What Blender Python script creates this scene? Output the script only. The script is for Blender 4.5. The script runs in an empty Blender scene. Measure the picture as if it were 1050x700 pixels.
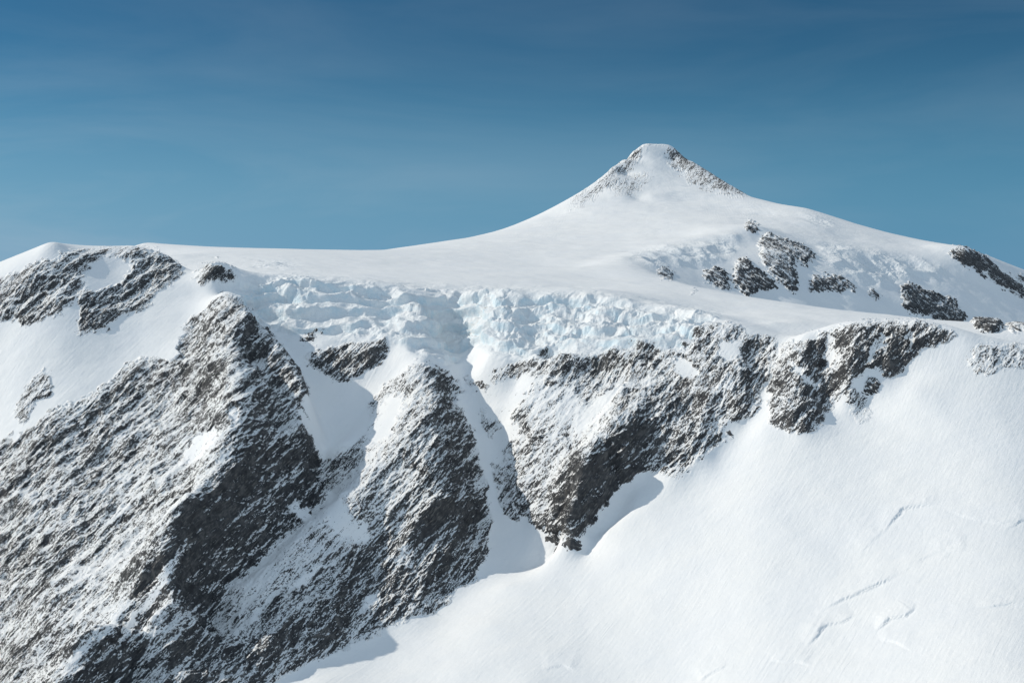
import bpy, math
import numpy as np
from math import radians

# ------------------------------------------------------------------ scene / camera
scene = bpy.context.scene
COL = scene.collection
W0, H0, F0 = 1050.0, 700.0, 1458.0            # reference frame and focal length in its pixels
PITCH = -math.atan(50.0 / F0)
cam_d = bpy.data.cameras.new('camera')
cam_d.sensor_width = 36.0
cam_d.lens = F0 * 36.0 / W0
cam_d.clip_start = 1.0
cam_d.clip_end = 60000.0
cam = bpy.data.objects.new('camera', cam_d)
cam.rotation_euler = (math.pi / 2 + PITCH, 0, 0)
COL.objects.link(cam)
scene.camera = cam
cp, sp = math.cos(PITCH), math.sin(PITCH)

def pt(px, py, Y):
    """world point seen at (px,py) of the reference frame, at distance Y in front."""
    a = (px - W0 / 2) / F0
    b = -(py - H0 / 2) / F0
    ry, rz = cp - b * sp, sp + b * cp
    return (a / ry * Y, Y, rz / ry * Y)

def proj(x, y, z):
    f = y * cp + z * sp
    u = -y * sp + z * cp
    return W0 / 2 + F0 * x / f, H0 / 2 - F0 * u / f

# ------------------------------------------------------------------ survey of the mountain
C = []
def line(*ps, step=16):
    for a, b in zip(ps[:-1], ps[1:]):
        d = math.hypot(a[0] - b[0], a[1] - b[1]) + abs(a[2] - b[2]) * 0.3
        n = max(1, int(d / step))
        for i in range(n):
            t = i / n
            C.append(tuple(a[k] * (1 - t) + b[k] * t for k in range(3)))
    C.append(ps[-1])
def pts(*ps):
    C.extend(ps)

# western shoulder crest and its back side
line((-420, 420, 1600), (-200, 345, 1520), (-60, 303, 1480), (0, 281, 1475), (25, 264, 1485), (39, 256, 1488), (47, 250.5, 1490), (58, 249.5, 1492), (67, 254, 1495), (78, 257, 1500), (95, 257, 1508), (110, 255.5, 1515),
     (135, 252, 1525), (160, 258, 1525), (182, 270, 1515), (197, 278, 1500), (206, 276, 1495), (218, 267.5, 1490), (233, 275, 1490), (250, 284, 1490))
line((-200, 380, 1720), (0, 318, 1660), (60, 285, 1660), (140, 283, 1660), (200, 290, 1620), step=40)
pts((270, 287, 1560), (235, 287, 1600), (222, 284, 1530), (205, 285, 1540))
line((-300, 420, 2200), (0, 330, 2100), (100, 285, 2050), step=60)
# far snow dome skyline
line((60, 285, 2500), (110, 262, 2350), (150, 248.5, 2300), (200, 254, 2360), (250, 260.5, 2420), (300, 263.5, 2480), (345, 262, 2540), (400, 255.5, 2600),
     (440, 249.5, 2660), (500, 241, 2740), (540, 231, 2830), (570, 221, 2900), (586, 208, 2950), (606, 190, 3040), (630, 169.5, 3120), (648, 155, 3200),
     (657, 148.5, 3235), (664, 147, 3245), (682, 146.5, 3250), (690, 149.5, 3245), (697, 157, 3230), (712, 166, 3200), (742, 185, 3120), (771, 202, 3040))
line((771, 202, 3040), (800, 209, 2960), (826, 213, 2880), (850, 225, 2800), (885, 237, 2740), (920, 248, 2700), (945, 253, 2680), (962, 251.5, 2660),
     (978, 252.5, 2640), (994, 256, 2620), (1012, 265, 2660), (1030, 270, 2710), (1050, 277, 2750), (1120, 305, 2800), (1300, 370, 2850), (1600, 470, 2850))
line((606, 205, 3120), (630, 186, 3200), (655, 166, 3300), (672, 162, 3330), (694, 166, 3310), (742, 200, 3200), (771, 214, 3120), step=30)
# ground falling away behind the skyline
for px, py, Y in [(60, 340, 3300), (150, 285, 2800), (250, 285, 2900), (345, 285, 3000), (440, 275, 3150), (540, 260, 3350), (600, 230, 3500), (672, 200, 3600),
                  (740, 225, 3500), (800, 240, 3400), (880, 265, 3200), (960, 285, 3100), (1050, 310, 3100), (1300, 420, 3100), (1600, 520, 3100),
                  (-300, 500, 3300), (-300, 560, 4600), (200, 420, 4600), (600, 400, 4800), (1000, 430, 4800), (1500, 560, 4800),
                  (-300, 560, 8000), (600, 480, 8000), (1500, 560, 8000)]:
    pts((px, py, Y))
# open plateau in front of the dome
pts((170, 262, 2000), (210, 268, 1950), (255, 274, 1800), (300, 276, 1780), (300, 284, 1660), (360, 276, 1850), (360, 286, 1660), (420, 272, 2000), (420, 287, 1700),
    (480, 262, 2200), (480, 285, 1750), (540, 250, 2450), (540, 268, 2150), (540, 287, 1750), (590, 230, 2750), (590, 250, 2450), (590, 275, 2050), (590, 296, 1700))
# summit cone
line((680, 147, 3250), (668, 175, 3120), (655, 205, 2960), step=20)
line((606, 200, 2990), (640, 198, 2970), (668, 200, 2970), (700, 205, 2960), (740, 212, 2900), (780, 220, 2820), step=26)
pts((640, 180, 3110), (700, 180, 3130), (725, 192, 3060), (690, 165, 3200), (650, 165, 3180))
pts((640, 225, 2750), (690, 225, 2700), (740, 225, 2680), (790, 232, 2600), (640, 248, 2420), (700, 243, 2440), (620, 265, 2150), (650, 258, 2250),
    (610, 285, 1850), (830, 228, 2700), (870, 245, 2640))
# lip where the sunlit snow breaks off into the shaded eastern flank
line((776, 231, 2450), (752, 240, 2380), (735, 247, 2330), (700, 252, 2260), (672, 256, 2200), (645, 262, 2120))
line((780, 245, 2400), (755, 255, 2310), (735, 262, 2240), (700, 267, 2180), (672, 270, 2110), step=20)
line((640, 264, 2080), (655, 275, 1960), (680, 285, 1860), (700, 291, 1800), (740, 300, 1720), (790, 309, 1620), (830, 317, 1560), (880, 324, 1500),
     (940, 331, 1440), (1000, 337, 1400), (1050, 341, 1380), (1200, 362, 1360), (1500, 420, 1340))
line((690, 288, 1990), (740, 312, 1950), (800, 332, 1950), (860, 345, 1950), (940, 358, 1980), (1050, 372, 2000), (1300, 400, 1640), (1600, 480, 1640), step=40)
line((690, 280, 2070), (730, 293, 2110), (790, 306, 2150), (850, 320, 2190), (910, 333, 2240), (1000, 346, 2350), (1080, 358, 2440), (1300, 405, 2440), step=40)
# eastern flank
pts((790, 240, 2430), (820, 250, 2430), (800, 262, 2310), (770, 270, 2230), (800, 285, 2215), (840, 275, 2320), (840, 255, 2450), (880, 262, 2455), (880, 280, 2375),
    (880, 300, 2275), (920, 268, 2510), (920, 290, 2420), (930, 310, 2330), (960, 280, 2520), (970, 300, 2460), (980, 325, 2390), (1010, 295, 2560), (1020, 320, 2480),
    (1050, 310, 2580), (1050, 330, 2500), (1150, 350, 2640), (1300, 395, 2660))
line((978, 254, 2630), (1000, 268, 2622), (1025, 284, 2622), (1050, 302, 2615), (1090, 325, 2610), step=20)
# glacier edge: top rim and foot of the icefall
line((243, 291, 1480), (262, 287, 1495), (300, 285, 1510), (340, 289, 1510), (380, 293, 1510), (415, 297, 1515), (450, 300, 1530), (480, 299, 1530), (492, 298, 1520),
     (530, 300, 1500), (560, 303, 1490), (600, 299, 1490), (640, 308, 1465), (680, 317, 1425), (710, 320, 1402), (732, 327, 1378))
line((238, 303, 1480), (252, 318, 1470), (268, 335, 1450), (290, 348, 1430), (320, 352, 1420), (352, 352, 1415), (390, 350, 1405), (412, 352, 1400))
line((300, 300, 1490), (300, 320, 1455), step=30)
line((360, 305, 1490), (360, 330, 1445), step=30)
line((400, 312, 1492), (398, 335, 1448), step=30)
line((428, 308, 1500), (434, 325, 1450), (428, 345, 1410), (416, 362, 1385))      # lit serac rib
line((452, 312, 1545), (458, 335, 1510), (464, 362, 1440), step=24)               # shaded bay
line((478, 318, 1545), (482, 345, 1490), (480, 378, 1405), step=24)
line((492, 306, 1512), (500, 325, 1452), (508, 345, 1412), (515, 358, 1392))      # second rib
line((545, 320, 1470), (545, 345, 1412), (540, 360, 1380))
line((600, 318, 1455), (612, 330, 1415), (610, 350, 1372))
line((660, 330, 1410), (670, 345, 1365), step=20)
line((500, 368, 1385), (540, 366, 1372), (600, 358, 1360), (660, 356, 1345), (700, 356, 1335), (715, 346, 1340), (735, 337, 1345))
line((720, 322, 1500), (760, 318, 1540), (820, 330, 1400), (760, 330, 1380), step=30)
# western ridge: pyramid and long crest
line((228, 285, 1480), (231, 298, 1435), (234, 312, 1400), (238, 340, 1350), (242, 380, 1295), (247, 415, 1258), (240, 455, 1215), (225, 490, 1180),
     (210, 525, 1145), (198, 560, 1112), (175, 595, 1080), (150, 632, 1042), (115, 668, 1000), (80, 700, 965), (30, 745, 920), (-40, 800, 860))
# left snow field and wall
pts((-300, 420, 1500), (-300, 520, 1420), (-300, 680, 1250), (-300, 900, 1000),
    (0, 305, 1450), (0, 350, 1415), (0, 400, 1375), (0, 455, 1325), (0, 520, 1262), (0, 590, 1190), (0, 660, 1115), (0, 740, 1020), (0, 850, 900),
    (-100, 360, 1440), (-100, 460, 1370), (-100, 600, 1240), (-100, 760, 1060),
    (60, 275, 1465), (60, 310, 1430), (60, 360, 1390), (60, 410, 1345), (60, 470, 1285), (60, 540, 1210), (60, 610, 1130), (60, 680, 1050),
    (120, 275, 1490), (120, 315, 1440), (120, 360, 1395), (120, 410, 1342), (120, 470, 1275), (120, 540, 1195), (120, 600, 1108), (120, 640, 1056),
    (170, 290, 1480), (170, 325, 1430), (170, 370, 1375), (165, 430, 1310), (165, 490, 1228), (165, 550, 1146),
    (200, 300, 1465), (205, 330, 1415), (205, 370, 1355), (205, 420, 1300), (200, 470, 1240), (190, 520, 1180))
# right side of the pyramid, first gully
line((244, 312, 1395), (264, 332, 1372), (291, 362, 1345), (314, 395, 1318), (316, 405, 1310), (306, 412, 1300), (318, 452, 1268))   # edge above the gully
line((254, 312, 1450), (275, 338, 1428), (300, 368, 1402), (326, 398, 1378), (328, 430, 1345), (334, 458, 1308), (326, 490, 1275), (316, 520, 1242),
     (294, 545, 1208), (255, 573, 1172), (212, 603, 1128), (165, 645, 1066), (122, 692, 1002), (80, 740, 945))
pts((265, 370, 1345), (285, 400, 1320), (290, 440, 1280), (285, 480, 1240), (270, 510, 1210), (245, 540, 1175), (220, 575, 1135))
pts((335, 375, 1396), (350, 400, 1378), (348, 430, 1350), (368, 415, 1362), (330, 362, 1405), (372, 395, 1380), (395, 365, 1396), (312, 362, 1406))
# middle buttress: left edge, crest, dark foot
line((425, 365, 1378), (430, 373, 1362), (442, 392, 1335), (452, 420, 1300), (458, 450, 1265), (455, 478, 1232), (446, 505, 1214), (425, 533, 1206),
     (395, 558, 1192), (362, 577, 1172), (330, 592, 1152), (295, 615, 1124), (255, 640, 1090), (215, 668, 1048), (170, 695, 996), (120, 730, 950), (40, 790, 872))
line((412, 372, 1380), (400, 392, 1368), (384, 415, 1352), (362, 442, 1320), (340, 463, 1293))
pts((415, 410, 1325), (400, 445, 1285), (380, 480, 1248), (350, 510, 1220), (322, 535, 1202), (300, 562, 1176), (270, 582, 1156), (240, 602, 1134), (200, 637, 1088), (345, 545, 1188))
# second gully (shaded couloir) and its opening
line((480, 390, 1385), (488, 410, 1365), (495, 440, 1332), (502, 470, 1300), (508, 500, 1272), (514, 525, 1250), (528, 548, 1228), (545, 562, 1212))
line((458, 375, 1385), (468, 398, 1370), (476, 425, 1342), (488, 455, 1312), (494, 480, 1288), (498, 505, 1265), (502, 525, 1250), (503, 545, 1234),
     (497, 568, 1207), (485, 590, 1182), (462, 612, 1157), (445, 627, 1140), (425, 628, 1134), (398, 640, 1120), (350, 660, 1092), (305, 684, 1062),
     (262, 702, 1034), (200, 735, 972), (120, 780, 905), (0, 860, 800))
pts((475, 540, 1220), (450, 575, 1184), (420, 600, 1158), (380, 615, 1138), (330, 640, 1100), (280, 668, 1062), (230, 700, 1018))
# right buttress
line((500, 375, 1385), (508, 395, 1365), (508, 420, 1345), (507, 450, 1322), (512, 480, 1290), (522, 510, 1258), (540, 535, 1232), (560, 547, 1214),
     (580, 556, 1196), (600, 548, 1190), (612, 528, 1198), (625, 510, 1208), (645, 492, 1218), (668, 482, 1222), (690, 490, 1205), (712, 476, 1212),
     (735, 462, 1222), (742, 440, 1238), (765, 432, 1245), (780, 440, 1225), (805, 447, 1208), (835, 443, 1205), (850, 430, 1222), (858, 412, 1240),
     (880, 408, 1238), (905, 398, 1240), (925, 378, 1255), (955, 358, 1262), (990, 348.5, 1262))
line((700, 360, 1332), (688, 385, 1305), (665, 410, 1272), (645, 435, 1242), (622, 462, 1215), (600, 488, 1200), (585, 510, 1192))
line((560, 372, 1372), (560, 400, 1335), (560, 430, 1300), (560, 460, 1270), (560, 490, 1240), (562, 520, 1215), step=26)
line((615, 365, 1355), (612, 395, 1318), (606, 430, 1280), (596, 460, 1248), step=26)
pts((650, 375, 1335), (530, 390, 1365), (530, 425, 1322), (532, 460, 1290), (537, 500, 1252), (600, 535, 1188), (625, 485, 1220), (655, 460, 1235), (680, 430, 1252),
    (690, 465, 1222), (715, 420, 1258), (705, 395, 1290))
line((722, 350, 1330), (735, 372, 1300), (730, 400, 1265), (722, 430, 1238), (712, 458, 1218))
line((735, 334, 1345), (750, 334, 1345), (768, 340, 1335), (790, 350, 1322), (808, 350, 1318), (826, 343, 1310), (850, 339, 1302), (880, 333.5, 1292),
     (915, 332.5, 1285), (950, 333, 1280), (972, 339, 1272), (992, 347, 1264), (1020, 351, 1262), (1050, 354, 1262), (1200, 385, 1262), (1500, 460, 1262))
line((760, 352, 1318), (768, 380, 1288), (760, 410, 1255), step=24)
line((797, 355, 1318), (790, 380, 1295), (778, 410, 1262), (762, 430, 1246), step=20)   # snow gully
line((822, 352, 1298), (818, 380, 1262), (822, 410, 1232), (825, 435, 1210))
line((850, 350, 1300), (846, 380, 1276), (850, 410, 1245), step=20)
line((878, 345, 1278), (870, 370, 1254), (872, 392, 1240), step=20)
pts((905, 350, 1272), (905, 370, 1258), (935, 350, 1270))
# back of the eastern ridge crest: strip of snow
pts((830, 345, 1345), (880, 340, 1345), (930, 339, 1340), (990, 350, 1320), (1050, 358, 1310), (1200, 392, 1310), (780, 335, 1400), (800, 340, 1360), (850, 330, 1430), (900, 335, 1390), (1100, 365, 1340))
# foreground snow slope
pts((1000, 375, 1240), (1050, 380, 1235), (1050, 420, 1190), (1050, 460, 1140), (1050, 520, 1065), (1050, 580, 995), (1050, 640, 925), (1050, 700, 858), (1050, 800, 745),
    (1200, 430, 1240), (1200, 520, 1110), (1200, 620, 980), (1200, 720, 850), (1200, 860, 690), (1500, 520, 1240), (1500, 700, 950), (1500, 900, 700),
    (940, 400, 1225), (940, 440, 1188), (940, 500, 1118), (940, 560, 1048), (940, 640, 955), (940, 700, 890),
    (860, 450, 1198), (860, 500, 1140), (860, 560, 1072), (860, 640, 985), (860, 700, 920),
    (780, 470, 1196), (780, 520, 1138), (780, 580, 1072), (780, 640, 1008), (780, 700, 945),
    (700, 505, 1192), (700, 560, 1130), (700, 620, 1065), (700, 700, 980), (620, 545, 1180), (650, 512, 1200), (668, 498, 1208), (640, 532, 1182), (600, 562, 1178), (620, 600, 1122), (620, 660, 1048), (620, 720, 980),
    (560, 580, 1168), (560, 630, 1098), (540, 700, 1006), (500, 640, 1096), (470, 690, 1032), (400, 680, 1070), (400, 740, 994), (330, 700, 1040), (300, 760, 958),
    (520, 600, 1152), (800, 800, 842), (600, 800, 908), (400, 820, 925), (200, 860, 850), (850, 900, 740), (500, 950, 760), (100, 1000, 660), (1200, 1000, 600),
    (600, 1400, 420), (0, 1400, 420), (1200, 1400, 420), (-400, 1100, 700), (1600, 1200, 500))

P = np.array([pt(*c) for c in C])
key = np.round(P[:, :2] / 4.0).astype(int)
_, ui = np.unique(key, axis=0, return_index=True)
P = P[np.sort(ui)]
N = len(P)

def kern(ax, ay, bx, by):
    return np.sqrt((ax[:, None] - bx[None]) ** 2 + (ay[:, None] - by[None]) ** 2 + 7.0 ** 2)

S = 1000.0
A = np.zeros((N + 3, N + 3))
A[:N, :N] = kern(P[:, 0], P[:, 1], P[:, 0], P[:, 1]) - np.eye(N) * 0.6
Q = np.c_[np.ones(N), P[:, 0] / S, P[:, 1] / S]
A[:N, N:] = Q; A[N:, :N] = Q.T
Wt = np.linalg.solve(A, np.r_[P[:, 2], 0, 0, 0])

def height(x, y):
    out = np.empty(x.size)
    xf, yf = x.ravel(), y.ravel()
    for i in range(0, xf.size, 20000):
        s = slice(i, i + 20000)
        out[s] = kern(xf[s], yf[s], P[:, 0], P[:, 1]) @ Wt[:N] + Wt[N] + Wt[N + 1] * xf[s] / S + Wt[N + 2] * yf[s] / S
    return out.reshape(x.shape)

# coarse survey grid: bearing x distance
cu = np.r_[np.arange(-420, -80, 12.0), np.arange(-80, 1130, 3.5), np.arange(1130, 1500, 12.0)]
cy = np.r_[np.arange(420, 900, 10.0), np.arange(900, 1650, 3.5), np.arange(1650, 3300, 10.0), np.arange(3300, 8200, 90.0)]
U, YY = np.meshgrid(cu, cy, indexing='ij')
XX = (U - W0 / 2) / F0 * YY
ZC = height(XX, YY)

# fine grid: rows follow the length of the profile so steep walls get as many rows as gentle snow
fu = np.r_[np.arange(-420, -60, 4.0), np.arange(-60, 1110, 0.8), np.arange(1110, 1500, 4.0)]
NU, NR = len(fu), 1350
ju = np.clip(np.searchsorted(cu, fu) - 1, 0, len(cu) - 2)
tu = (fu - cu[ju]) / (cu[ju + 1] - cu[ju])
ZF = ZC[ju] * (1 - tu)[:, None] + ZC[ju + 1] * tu[:, None]
_, PYc = proj(((fu - W0 / 2) / F0)[:, None] * cy[None], cy[None] + 0 * ZF, ZF)
near = np.interp(cy, [420, 700, 900, 1650, 3300, 8200], [0.15, 0.5, 1, 1, 0.4, 0.01])
seg = np.abs(np.diff(PYc, axis=1)) * near[1:] + np.diff(cy)[None] / cy[None, 1:] * 260 * near[1:]
cum = np.c_[np.zeros(NU), np.cumsum(seg, axis=1)]
k = 9
pad = np.pad(cum, ((k, k), (0, 0)), mode='edge')
cs = np.cumsum(np.vstack([np.zeros((1, pad.shape[1])), pad]), axis=0)
cum = (cs[2 * k + 1:] - cs[:-(2 * k + 1)]) / (2 * k + 1)
Y = np.empty((NU, NR)); Z = np.empty((NU, NR))
for i in range(NU):
    s = np.linspace(0, cum[i, -1], NR)
    Y[i] = np.interp(s, cum[i], cy)
    Z[i] = np.interp(Y[i], cy, ZF[i])
X = ((fu - W0 / 2) / F0)[:, None] * Y
# light smoothing removes the facets of the coarse grid
for _ in range(2):
    Z[1:-1, 1:-1] = 0.5 * Z[1:-1, 1:-1] + 0.125 * (Z[:-2, 1:-1] + Z[2:, 1:-1] + Z[1:-1, :-2] + Z[1:-1, 2:])

# ------------------------------------------------------------------ noise
rng = np.random.RandomState(7)
PERM = rng.permutation(256); PERM = np.r_[PERM, PERM, PERM]
G3 = rng.normal(size=(256, 3)); G3 /= np.linalg.norm(G3, axis=1)[:, None]
G3 = G3.astype(np.float32)
def noise(x, y, z):
    x = x.astype(np.float32); y = y.astype(np.float32); z = z.astype(np.float32)
    xi, yi, zi = np.floor(x), np.floor(y), np.floor(z)
    fx, fy, fz = x - xi, y - yi, z - zi
    xi = xi.astype(np.int32) & 255; yi = yi.astype(np.int32) & 255; zi = zi.astype(np.int32) & 255
    f = lambda t: t * t * t * (t * (t * 6 - 15) + 10)
    u, v, w = f(fx), f(fy), f(fz)
    def g(a, b, c):
        h = PERM[PERM[PERM[(xi + a) & 255] + ((yi + b) & 255)] + ((zi + c) & 255)]
        q = G3[h]
        return q[..., 0] * (fx - a) + q[..., 1] * (fy - b) + q[..., 2] * (fz - c)
    l = lambda a, b, t: a + t * (b - a)
    return 1.5 * l(l(l(g(0, 0, 0), g(1, 0, 0), u), l(g(0, 1, 0), g(1, 1, 0), u), v),
             l(l(g(0, 0, 1), g(1, 0, 1), u), l(g(0, 1, 1), g(1, 1, 1), u), v), w)
def fbm(x, y, z, s, o, gain=0.55, ridged=False, seed=0.0):
    r = 0; a = 1.0; t = 0
    for i in range(o):
        n = noise(x / s + seed + i * 7.3, y / s + seed * 2.1 + i * 3.1, z / s + i * 11.7)
        r = r + a * ((1 - 2 * np.abs(n)) if ridged else n); t += a
        a *= gain; s = s / 2.03
    return r / t
def cells(x, y, z, s, seed=0):
    """distance to nearest / second nearest random point, and the id of the nearest."""
    x = (x / s).astype(np.float32) + 50; y = (y / s).astype(np.float32) + 50; z = (z / s).astype(np.float32) + 50
    xi, yi, zi = np.floor(x).astype(np.int32), np.floor(y).astype(np.int32), np.floor(z).astype(np.int32)
    f1 = np.full(x.shape, 9.0, np.float32); f2 = f1.copy(); idn = np.zeros(x.shape, np.float32)
    R = rng_c
    for a in (-1, 0, 1):
        for b in (-1, 0, 1):
            for c in (-1, 0, 1):
                h = PERM[PERM[PERM[(xi + a + seed) & 255] + ((yi + b) & 255)] + ((zi + c) & 255)]
                d = (xi + a + R[h, 0] - x) ** 2 + (yi + b + R[h, 1] - y) ** 2 + (zi + c + R[h, 2] - z) ** 2
                m = d < f1
                f2 = np.where(m, f1, np.minimum(f2, d)); idn = np.where(m, R[h, 3], idn); f1 = np.where(m, d, f1)
    return np.sqrt(f1), np.sqrt(f2), idn
rng_c = np.random.RandomState(3).rand(256, 4).astype(np.float32)
sst = lambda a, b, t: (lambda q: q * q * (3 - 2 * q))(np.clip((t - a) / (b - a), 0, 1))

# ------------------------------------------------------------------ maps of rock, ice, regions
MX0, MY0, MW, MH = -420, 60, 1920, 1000
gx, gy = np.meshgrid(np.arange(MW) + MX0 + 0.5, np.arange(MH) + MY0 + 0.5, indexing='ij')
def poly(ps):
    m = np.zeros((MW, MH), bool)
    n = len(ps)
    for i in range(n):
        (x1, y1), (x2, y2) = ps[i], ps[(i + 1) % n]
        if y1 == y2: continue
        c = ((gy > min(y1, y2)) & (gy <= max(y1, y2))) & (gx < (gy - y1) * (x2 - x1) / (y2 - y1) + x1)
        m ^= c
    return m
def blur(a, r):
    for ax in (0, 1):
        for _ in range(2):
            p = np.pad(a, [(r + 1, r) if q == ax else (0, 0) for q in (0, 1)], mode='edge')
            c = np.cumsum(p, axis=ax)
            a = (np.take(c, range(2 * r + 1, c.shape[ax]), ax) - np.take(c, range(0, c.shape[ax] - 2 * r - 1), ax)) / (2 * r + 1)
    return a
def seglines(ps):
    d = np.full((MW, MH), 1e9)
    for (x1, y1), (x2, y2) in zip(ps[:-1], ps[1:]):
        L = (x2 - x1) ** 2 + (y2 - y1) ** 2 + 1e-6
        t = np.clip(((gx - x1) * (x2 - x1) + (gy - y1) * (y2 - y1)) / L, 0, 1)
        d = np.minimum(d, np.hypot(gx - x1 - t * (x2 - x1), gy - y1 - t * (y2 - y1)))
    return d

rock = np.zeros((MW, MH))
def R(dens, *ps, r=7):
    global rock
    m = blur(poly(ps).astype(float), 2 if r == 1 else r)
    m = sst(.08, .66, m)
    rock = rock * (1 - m) + dens * m
# upper western face
R(.56, (-420, 470), (-420, 380), (-60, 310), (0, 292), (23, 277), (48, 266), (80, 258), (104, 260), (92, 272), (84, 288), (88, 298), (70, 312), (55, 324), (20, 333), (18, 322), (-10, 326), (-200, 420))
R(.62, (80, 256), (134, 252), (160, 257), (181, 269), (189, 276), (178, 288), (166, 296), (148, 310), (134, 315), (114, 330), (100, 336), (80, 350), (78, 336), (88, 316), (78, 305), (98, 296), (118, 288), (133, 280), (140, 270), (122, 262), (100, 268))
R(.12, (98, 296), (84, 292), (94, 276), (108, 268), (134, 266), (136, 276), (120, 290))
R(.64, (194, 294), (202, 282), (208, 274), (218, 267), (233, 273), (252, 283), (228, 286), (214, 291), (203, 290))
R(.56, (40, 384), (52, 379), (56, 392), (42, 412), (20, 432), (8, 428), (24, 408), (30, 394))
# big left wall
R(.63, (-420, 560), (-100, 470), (0, 456), (20, 448), (42, 434), (62, 424), (88, 418), (105, 400), (122, 384), (142, 375), (158, 366), (176, 373), (190, 367), (182, 352),
  (192, 338), (210, 320), (228, 300), (238, 306), (262, 330), (290, 360), (312, 396), (320, 403), (302, 406), (307, 430), (318, 455), (328, 466), (330, 490),
  (322, 520), (330, 545), (300, 575), (240, 650), (150, 720), (60, 1100), (-420, 1100))
R(.62, (231, 299), (240, 308), (262, 330), (290, 360), (312, 396), (318, 404), (302, 406), (296, 380), (270, 360), (256, 352), (246, 370), (226, 366), (212, 352), (216, 330))
R(.56, (246, 362), (262, 362), (275, 390), (270, 410), (240, 405), (225, 425), (205, 440), (215, 400))
R(.60, (60, 420), (105, 402), (145, 376), (180, 380), (180, 420), (150, 470), (100, 520), (40, 540), (0, 560), (0, 470))
R(.56, (150, 470), (200, 440), (232, 430), (228, 455), (205, 500), (170, 560), (110, 620), (60, 640), (80, 560))
R(.26, (238, 418), (250, 424), (244, 432), (234, 428), r=1)
R(.28, (188, 460), (206, 444), (226, 438), (220, 452), (206, 472), (192, 482), r=1)
R(.24, (222, 470), (242, 456), (238, 466), (224, 476), r=1)
R(.28, (196, 560), (186, 580), (168, 600), (150, 630), (128, 655), (110, 672), (100, 684), (92, 684), (118, 655), (140, 625), (160, 595), (180, 568), (190, 550), r=1)
R(.30, (120, 640), (150, 600), (130, 610), (90, 660), (60, 690), (70, 695))
# dark right side of the western ridge
R(.63, (236, 470), (228, 488), (214, 520), (200, 555), (192, 580), (210, 575), (236, 566), (262, 552), (282, 530), (296, 505), (286, 480), (262, 462))
R(.54, (262, 462), (240, 440), (256, 405), (300, 406), (306, 432), (318, 456), (328, 470), (330, 500), (300, 505))
R(.76, (238, 476), (226, 500), (204, 540), (226, 545), (250, 520), (262, 490))
R(.24, (300, 512), (310, 518), (330, 526), (326, 536), (312, 534), (300, 522), r=1)
R(.50, (140, 690), (160, 640), (200, 590), (240, 560), (300, 545), (330, 540), (345, 560), (300, 590), (240, 625), (190, 650), (160, 670))
# middle buttress
R(.56, (430, 371), (444, 376), (458, 384), (468, 398), (472, 425), (482, 442), (489, 466), (494, 480), (499, 500), (503, 520), (509, 533), (502, 540), (497, 568), (485, 590),
  (462, 612), (447, 628), (425, 627), (398, 640), (350, 662), (305, 685), (262, 703), (200, 735), (120, 800), (60, 1100), (-60, 1100), (100, 720), (200, 650), (300, 585),
  (330, 545), (325, 510), (332, 480), (345, 466), (366, 460), (384, 436), (380, 418), (392, 400), (408, 384))
R(.46, (335, 470), (370, 462), (410, 470), (440, 500), (420, 535), (380, 560), (340, 575), (300, 600), (240, 632), (200, 648), (240, 600), (300, 560), (330, 530))
R(.20, (345, 505), (352, 525), (385, 550), (368, 560), (340, 540), (335, 515))
R(.28, (290, 608), (312, 585), (336, 574), (342, 580), (318, 600), (296, 612), r=1)
R(.20, (396, 410), (415, 405), (405, 440), (385, 455), (375, 458))
R(.68, (455, 470), (480, 480), (495, 520), (500, 560), (485, 590), (462, 612), (447, 628), (425, 627), (398, 640), (350, 662), (305, 685), (262, 703), (200, 735), (100, 800),
  (60, 900), (-60, 900), (80, 720), (150, 690), (215, 650), (270, 630), (330, 588), (380, 560), (425, 530), (448, 500))
R(.76, (180, 690), (240, 655), (300, 610), (350, 590), (400, 572), (440, 570), (430, 600), (380, 620), (330, 640), (280, 672), (220, 700), (150, 720))
R(.42, (408, 574), (426, 560), (436, 556), (430, 572), (414, 584), r=1)
R(.30, (370, 618), (388, 606), (384, 620), (374, 628), r=1)
# island rocks in the first couloir and on its right
R(.64, (303, 361), (318, 362), (340, 358), (360, 352), (378, 352), (396, 346), (401, 349), (392, 366), (380, 380), (362, 386), (352, 392), (340, 386), (326, 380), (318, 370))
R(.55, (308, 346), (316, 343), (323, 342), (321, 349), (314, 350), r=1)
R(.50, (328, 341), (333, 339), (334, 346), (329, 345), r=1)
# thin rocks beside the second couloir
R(.60, (471, 387), (486, 391), (505, 400), (511, 407), (496, 405), (480, 398), r=1)
R(.58, (490, 418), (500, 420), (513, 432), (514, 440), (508, 452), (502, 448), (494, 432), r=1)
R(.62, (511, 498), (519, 509), (531, 528), (527, 535), (518, 522), r=1)
# right buttress
R(.60, (503, 398), (512, 380), (528, 376), (536, 370), (552, 366), (566, 362), (590, 364), (604, 360), (620, 358), (640, 360), (662, 357), (684, 357), (700, 362), (704, 352),
  (716, 342), (726, 334), (745, 331), (766, 338), (762, 345), (798, 350), (799, 362), (787, 380), (783, 400), (775, 418), (767, 431), (742, 431), (735, 440), (742, 456), (728, 464),
  (712, 475), (700, 487), (690, 488), (678, 486), (668, 478), (656, 484), (640, 490), (626, 502), (616, 512), (612, 525), (600, 536), (594, 545), (580, 548), (560, 542), (545, 536),
  (528, 520), (514, 500), (508, 480), (514, 460), (534, 444), (530, 430), (516, 420), (508, 408))
R(.14, (507, 440), (520, 434), (535, 440), (530, 455), (515, 470), (508, 478), (504, 460), r=1)
R(.14, (496, 398), (514, 392), (532, 386), (560, 390), (545, 404), (528, 414), (520, 430), (500, 432))
R(.42, (545, 400), (580, 395), (600, 410), (580, 440), (570, 460), (556, 445), (545, 430))
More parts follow.
